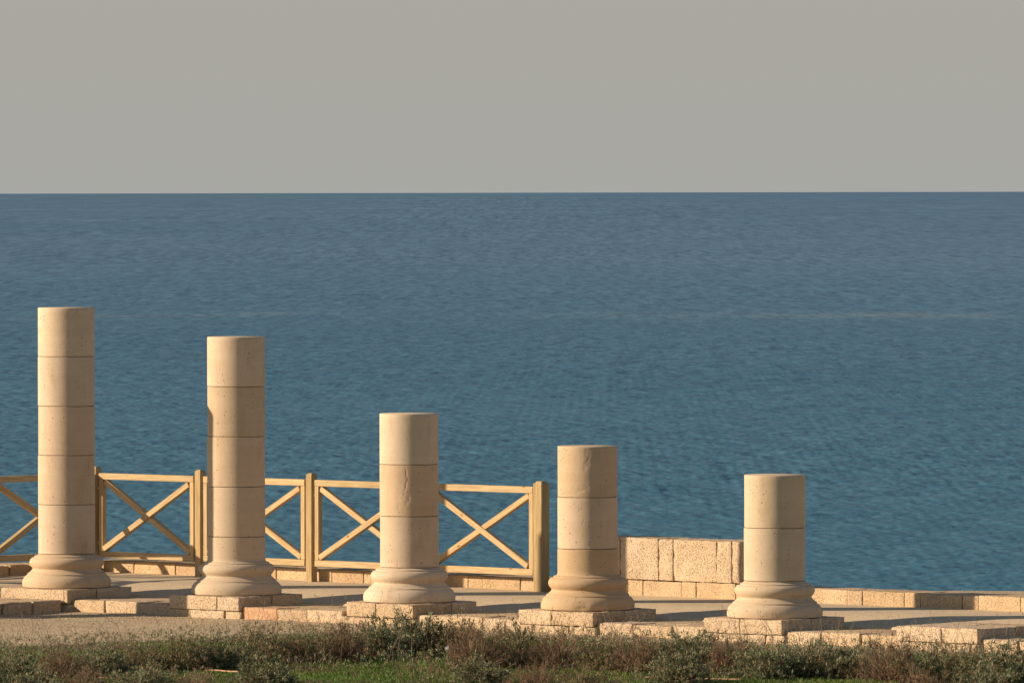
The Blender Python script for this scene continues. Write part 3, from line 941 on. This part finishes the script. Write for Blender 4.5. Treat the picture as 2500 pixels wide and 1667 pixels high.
# (x, base y, top y, kind, width factor, where)
BUSH = [
    (30, 1568, 1492, 'L', 1.2, 'in the lower left corner of the picture'),
    (140, 1556, 1480, 'D', 1.2, 'at lower left below the tallest column'),
    (235, 1548, 1478, 'L', 1.1, 'right of the dry bush below the tallest column'),
    (325, 1540, 1468, 'O', 1.1, 'on the gravel edge between the first two columns'),
    (420, 1536, 1448, 'O', 1.2, 'highest on the gravel edge left of the second column'),
    (505, 1535, 1464, 'L', 1.1, 'directly below the second column'),
    (600, 1522, 1432, 'O', 1.1, 'below the orange-pink kerb block'),
    (610, 1572, 1505, 'L', 1.2, 'lowest, near the picture bottom below the second column'),
    (695, 1520, 1442, 'O', 1.1, 'below the kerb left of the middle column'),
    (785, 1515, 1420, 'D', 1.1, 'at the left corner of the middle plinth'),
    (870, 1508, 1420, 'L', 1.1, 'under the middle plinth, left half'),
    (955, 1500, 1408, 'L', 1.1, 'tallest green one, hiding the middle plinth corner'),
    (1035, 1502, 1416, 'O', 1.0, 'at the right corner of the middle plinth'),
    (1085, 1535, 1440, 'D', 1.2, 'lower right of the middle column'),
    (1180, 1530, 1432, 'O', 1.2, 'below the kerb right of the middle column'),
    (1100, 1572, 1512, 'L', 1.3, 'at the right end of the bright grass patch'),
    (1285, 1535, 1450, 'D', 1.2, 'below the left half of the fourth plinth'),
    (1390, 1540, 1456, 'O', 1.1, 'below the front corner of the fourth plinth'),
    (1480, 1545, 1458, 'D', 1.2, 'right of the fourth plinth'),
    (1590, 1545, 1460, 'L', 1.2, 'highest left of the rightmost plinth'),
    (1665, 1550, 1462, 'D', 1.1, 'under the left half of the rightmost plinth'),
    (1765, 1558, 1482, 'L', 1.2, 'under the front corner of the rightmost plinth'),
    (1860, 1556, 1484, 'L', 1.2, 'below the kerb right of the rightmost column'),
    (1950, 1558, 1484, 'L', 1.1, 'left of the big brown bush at lower right'),
    (2050, 1566, 1466, 'D', 1.4, 'biggest brown one, left of the bare plinth'),
    (2135, 1568, 1490, 'L', 1.1, 'under the bare plinth'),
    (2225, 1570, 1494, 'O', 1.2, 'under the right corner of the bare plinth'),
    (2310, 1572, 1488, 'L', 1.3, 'in the lower right corner of the picture'),
    (60, 1606, 1536, 'L', 1.2, 'cut by the bottom edge at the far left'),
    (190, 1600, 1530, 'D', 1.2, 'cut by the bottom edge below the tallest column'),
    (330, 1590, 1518, 'L', 1.2, 'low between the first two columns, darkest of its row'),
    (450, 1594, 1530, 'D', 1.1, 'at the bottom edge beside the orange pipe end'),
    (1240, 1590, 1520, 'D', 1.2, 'low at the bottom edge right of the middle column'),
    (1340, 1600, 1528, 'O', 1.1, 'low at the bottom edge below the fourth column'),
    (1560, 1572, 1500, 'L', 1.0, 'behind the long orange pipe'),
    (2120, 1602, 1530, 'D', 1.2, 'at the bottom edge right of the long orange pipe'),
    (2250, 1606, 1530, 'L', 1.2, 'cut by the bottom edge near the right corner'),
]
def put_bush(kind, x, y, h, wf, label, k, group):
    nm, cat = {'L': ('green_shrub', 'shrub'), 'O': ('olive_shrub', 'shrub'), 'D': ('dry_shrub', 'shrub')}[kind]
    b = thing(nm, label, cat, (x, y, z_ground(x, y)), random.random() * 6.28, group)
    src = {'L': LEAFY, 'O': OLIV, 'D': DRYS}[kind]
    A, B = src[k % len(src)]
    sc = h / .27
    sw = h / .27 * .5 + wf * .5
    for nm2, me in (('foliage' if kind != 'D' else 'dry_twigs', A), ('twigs' if kind != 'D' else 'stalks', B)):
        o = link_mesh(nm2, me, None, b); o.scale = (sw, sw, sc); o['kind'] = 'stuff'
    return b
words = {'L': 'green leafy shrub', 'O': 'olive green half-dry shrub', 'D': 'brown dry twiggy shrub'}
for k, (px, yb, ytop, kind, wf, where) in enumerate(BUSH):
    x, y = ground_pt(px, yb)
    h = (yb - ytop) * 1.0629 * y / F_PX * (.84 if px < 900 else .93)
    put_bush(kind, x, y, h, wf, words[kind] + ' ' + where, k, 'shrubs before the colonnade')

def scatter(n, rng, ylo, yhi_off=0.0, xr=(-8, 8), power=1.0):
    X = rng.uniform(xr[0], xr[1], n); YB = np.interp(X, VEG_X, VEG_Y) + yhi_off
    Y = ylo + (YB - ylo) * rng.uniform(0, 1, n) ** power
    return X, Y
def zg(X, Y): return np.array([z_ground(float(a), float(b)) for a, b in zip(X, Y)])

# undergrowth nobody could count: low leaf tufts and dead stems between the shrubs
rng = np.random.default_rng(11)
def clump_mask(X, Y, s, off, thr):
    return np.array([noise.noise(Vector((float(a) * s, float(b) * s * .55, off))) for a, b in zip(X, Y)]) > thr
X, Y = scatter(8000, rng, 73, -.15)
m = clump_mask(X, Y, .75, 9, .10) | (Y > np.interp(X, VEG_X, VEG_Y) - 1.6)
X, Y = X[m], Y[m]; Z = zg(X, Y)
n = len(X); Hh = rng.uniform(.01, .11, n)
C = np.stack([X, Y, Z + Hh], 1)
kk = rng.integers(5, 9, n)
Pp = np.repeat(C, kk, 0); Dr = unit(rng.normal(size=Pp.shape) * .6 + np.array([0, 0, .9]))
V1, F1 = blades(Pp + rng.normal(size=Pp.shape) * .012, Dr, rng.uniform(.02, .045, len(Pp)), rng.uniform(.005, .010, len(Pp)), rng)
o = link_mesh('undergrowth', np_mesh('undergrowth', V1, F1), M_LEAF)
tag(o, 'low green leaf tufts filling the ground between the shrubs', 'undergrowth', kind='stuff')
X, Y = scatter(5000, rng, 73, -.05)
m = clump_mask(X, Y, .8, 23, .05)
X, Y = X[m], Y[m]; n = len(X); Z = zg(X, Y)
P0 = np.stack([X, Y, Z - .01], 1); D0 = unit(rng.normal(size=(n, 3)) * .6 + np.array([0, 0, .8])); L0 = rng.uniform(.06, .20, n)
P1 = P0 + D0 * L0[:, None]
parts = [ribbons(P0, P1, np.full(n, .0022), np.full(n, .0012), rng)]
Q = np.repeat(P1, 6, 0); Dq = unit(np.repeat(D0, 6, 0) * .5 + rng.normal(size=Q.shape)); 
parts.append(ribbons(Q - Dq * .02, Q + Dq * rng.uniform(.01, .05, len(Q))[:, None], np.full(len(Q), .0014), np.full(len(Q), .0008), rng))
o = link_mesh('dry_stems', np_mesh('dry_stems', *join(parts)), M_DRY)
tag(o, 'tangle of brown dead stems among the shrubs', 'dead stems', kind='stuff')
# pale stalks sticking out
X, Y = scatter(650, rng, 75, -.2, power=.5)
Z = zg(X, Y); n = len(X)
B = np.stack([X, Y, Z], 1); ln = rng.normal(size=(n, 3)) * .35; ln[:, 2] = 1; ln = unit(ln); H = rng.uniform(.18, .46, n)
Mm = B + ln * (H * .5)[:, None]; l2 = unit(ln + rng.normal(size=(n, 3)) * .25); T = Mm + l2 * (H * .5)[:, None]
w = np.full(n, .0021)
Q = np.repeat(T, 4, 0); Dq = unit(np.repeat(l2, 4, 0) + rng.normal(size=Q.shape) * .7)
V1, F1 = join([ribbons(B, Mm, w, w * .8, rng), ribbons(Mm, T, w * .8, w * .5, rng), ribbons(Q, Q + Dq * rng.uniform(.01, .04, len(Q))[:, None], np.full(len(Q), .0012), np.full(len(Q), .0008), rng)])
o = link_mesh('pale_stalks', np_mesh('pale_stalks', V1, F1), M_STALK)
tag(o, 'thin pale dead stalks sticking up out of the shrubs', 'stalks', kind='stuff')
# grass
X, Y = scatter(170000, rng, 72.3, -1.6)
m = clump_mask(X, Y, .55, 40, -.45) & clump_mask(X, Y, 3.0, 44, -.35)
X, Y = X[m], Y[m]; Z = zg(X, Y); n = len(X)
Pp = np.stack([X, Y, Z - .003], 1); Dr = unit(rng.normal(size=Pp.shape) * .5 + np.array([0, 0, .8]))
V1, F1 = blades(Pp, Dr, rng.uniform(.018, .05, n), rng.uniform(.004, .008, n), rng)
o = link_mesh('grass', np_mesh('grass', V1, F1), M_GRASS)
tag(o, 'short bright green grass patches in front of the shrubs', 'grass', kind='stuff')
# loose gravel in front of the kerb
n = 9000
X = rng.uniform(-8, 8, n); yb = np.interp(X, VEG_X, VEG_Y)
row_front = np.array([C1.y + U.y * ((x - C1.x) / U.x) - .62 for x in X])
Y = yb - 1.2 + (np.maximum(row_front, yb) + .2 - yb + 1.2) * rng.uniform(0, 1, n)
ico_v = np.array([(1, 0, 0), (-1, 0, 0), (0, 1, 0), (0, -1, 0), (0, 0, 1), (0, 0, -1)], float)
ico_f = np.array([(0, 2, 4), (2, 1, 4), (1, 3, 4), (3, 0, 4), (2, 0, 5), (1, 2, 5), (3, 1, 5), (0, 3, 5)])
S = rng.uniform(.003, .011, n) * rng.uniform(.6, 1.4, n)
V1 = (ico_v[None] * rng.uniform(.5, 1.2, (n, 6, 1))) * S[:, None, None] * np.array([1, 1, .7]); 
V1 = V1 + np.stack([X, Y, zg(X, Y) + S * .3], 1)[:, None, :]
F1 = (ico_f[None] + (np.arange(n) * 6)[:, None, None]).reshape(-1, 3)
tg = NT('gravel_stone'); M_GRAV = tg.done(tg.ramp(tg.geo.outputs['Random Per Island'], [(0, (.22, .16, .10)), (.5, (.42, .32, .21)), (1, (.66, .55, .40))]), .9, None, .2)
o = link_mesh('gravel', np_mesh('gravel', V1.reshape(-1, 3), F1), M_GRAV)
tag(o, 'loose pale gravel stones on the ground in front of the kerb', 'gravel', kind='stuff')

# ---------------------------------------------------------------- small things on the ground
M_PIPE = mat_plain('orange_pipe', (.55, .32, .21), .7, .2)
def pipe(label, p0, p1, r=.007):
    a = Vector((*ground_pt(*p0), 0)); b = Vector((*ground_pt(*p1), 0))
    n = 14; pts = []
    for k in range(n + 1):
        q = a.lerp(b, k / n); q.z = z_ground(q.x, q.y) + .022 + .003 * math.sin(k * .5); q.y += .03 * math.sin(k * .35)
        pts.append(q)
    c = bpy.data.curves.new('pipe', 'CURVE'); c.dimensions = '3D'; c.bevel_depth = r; c.bevel_resolution = 3
    sp = c.splines.new('POLY'); sp.points.add(n)
    for k, q in enumerate(pts): sp.points[k].co = (q.x, q.y, q.z, 1)
    c.materials.append(M_PIPE)
    o = bpy.data.objects.new('irrigation_pipe', c); COL.objects.link(o)
    dg = bpy.context.evaluated_depsgraph_get()
    me = bpy.data.meshes.new_from_object(o.evaluated_get(dg)); bpy.data.objects.remove(o)
    o = link_mesh('irrigation_pipe', me); tag(o, label, 'pipe', 'irrigation pipes in the grass')
pipe('thin orange pipe lying in the grass below the rightmost column', (1735, 1541), (2010, 1558))
pipe('short orange pipe length below the fourth column', (1385, 1535), (1485, 1539))
pipe('orange pipe end at the bottom edge below the second column', (470, 1543), (545, 1547))
pipe('orange pipe at the bottom edge left of the second column', (225, 1560), (330, 1565))
pipe('orange pipe along the bottom edge right of centre', (1480, 1562), (1700, 1566))

M_TILE = mat_plain('terracotta', (.50, .20, .09), .8)
x, y = ground_pt(530, 1513)
me = block_mesh('terracotta_fragment', .13, .09, .03, 77, .008, .006, .02)
o = link_mesh('terracotta_fragment', me, M_TILE, None, (x, y, z_ground(x, y) + .03), .5); o.rotation_euler = (.2, .1, .5)
tag(o, 'broken orange terracotta piece among shrubs below the second column', 'tile fragment')

M_PAPER = mat_plain('white_paper', (.78, .77, .74), .6)
bm = bmesh.new()
g = [[bm.verts.new((.10 * (i / 5 - .5), .05 * (j / 4 - .5), .012 * math.sin(i * 1.7 + j * 2.1) + .01 * math.cos(j * 3))) for i in range(6)] for j in range(5)]
for j in range(4):
    for i in range(5): bm.faces.new((g[j][i], g[j][i + 1], g[j + 1][i + 1], g[j + 1][i]))
bmesh.ops.solidify(bm, geom=bm.faces[:], thickness=.003)
x, y = ground_pt(1028, 1512)
o = link_mesh('paper_scrap', bm_mesh('paper_scrap', bm, True), M_PAPER, None, (x, y - .1, z_ground(x, y) + .12)); o.rotation_euler = (.9, -.5, .3)
tag(o, 'crumpled white paper scrap caught in shrubs below the middle column', 'litter')
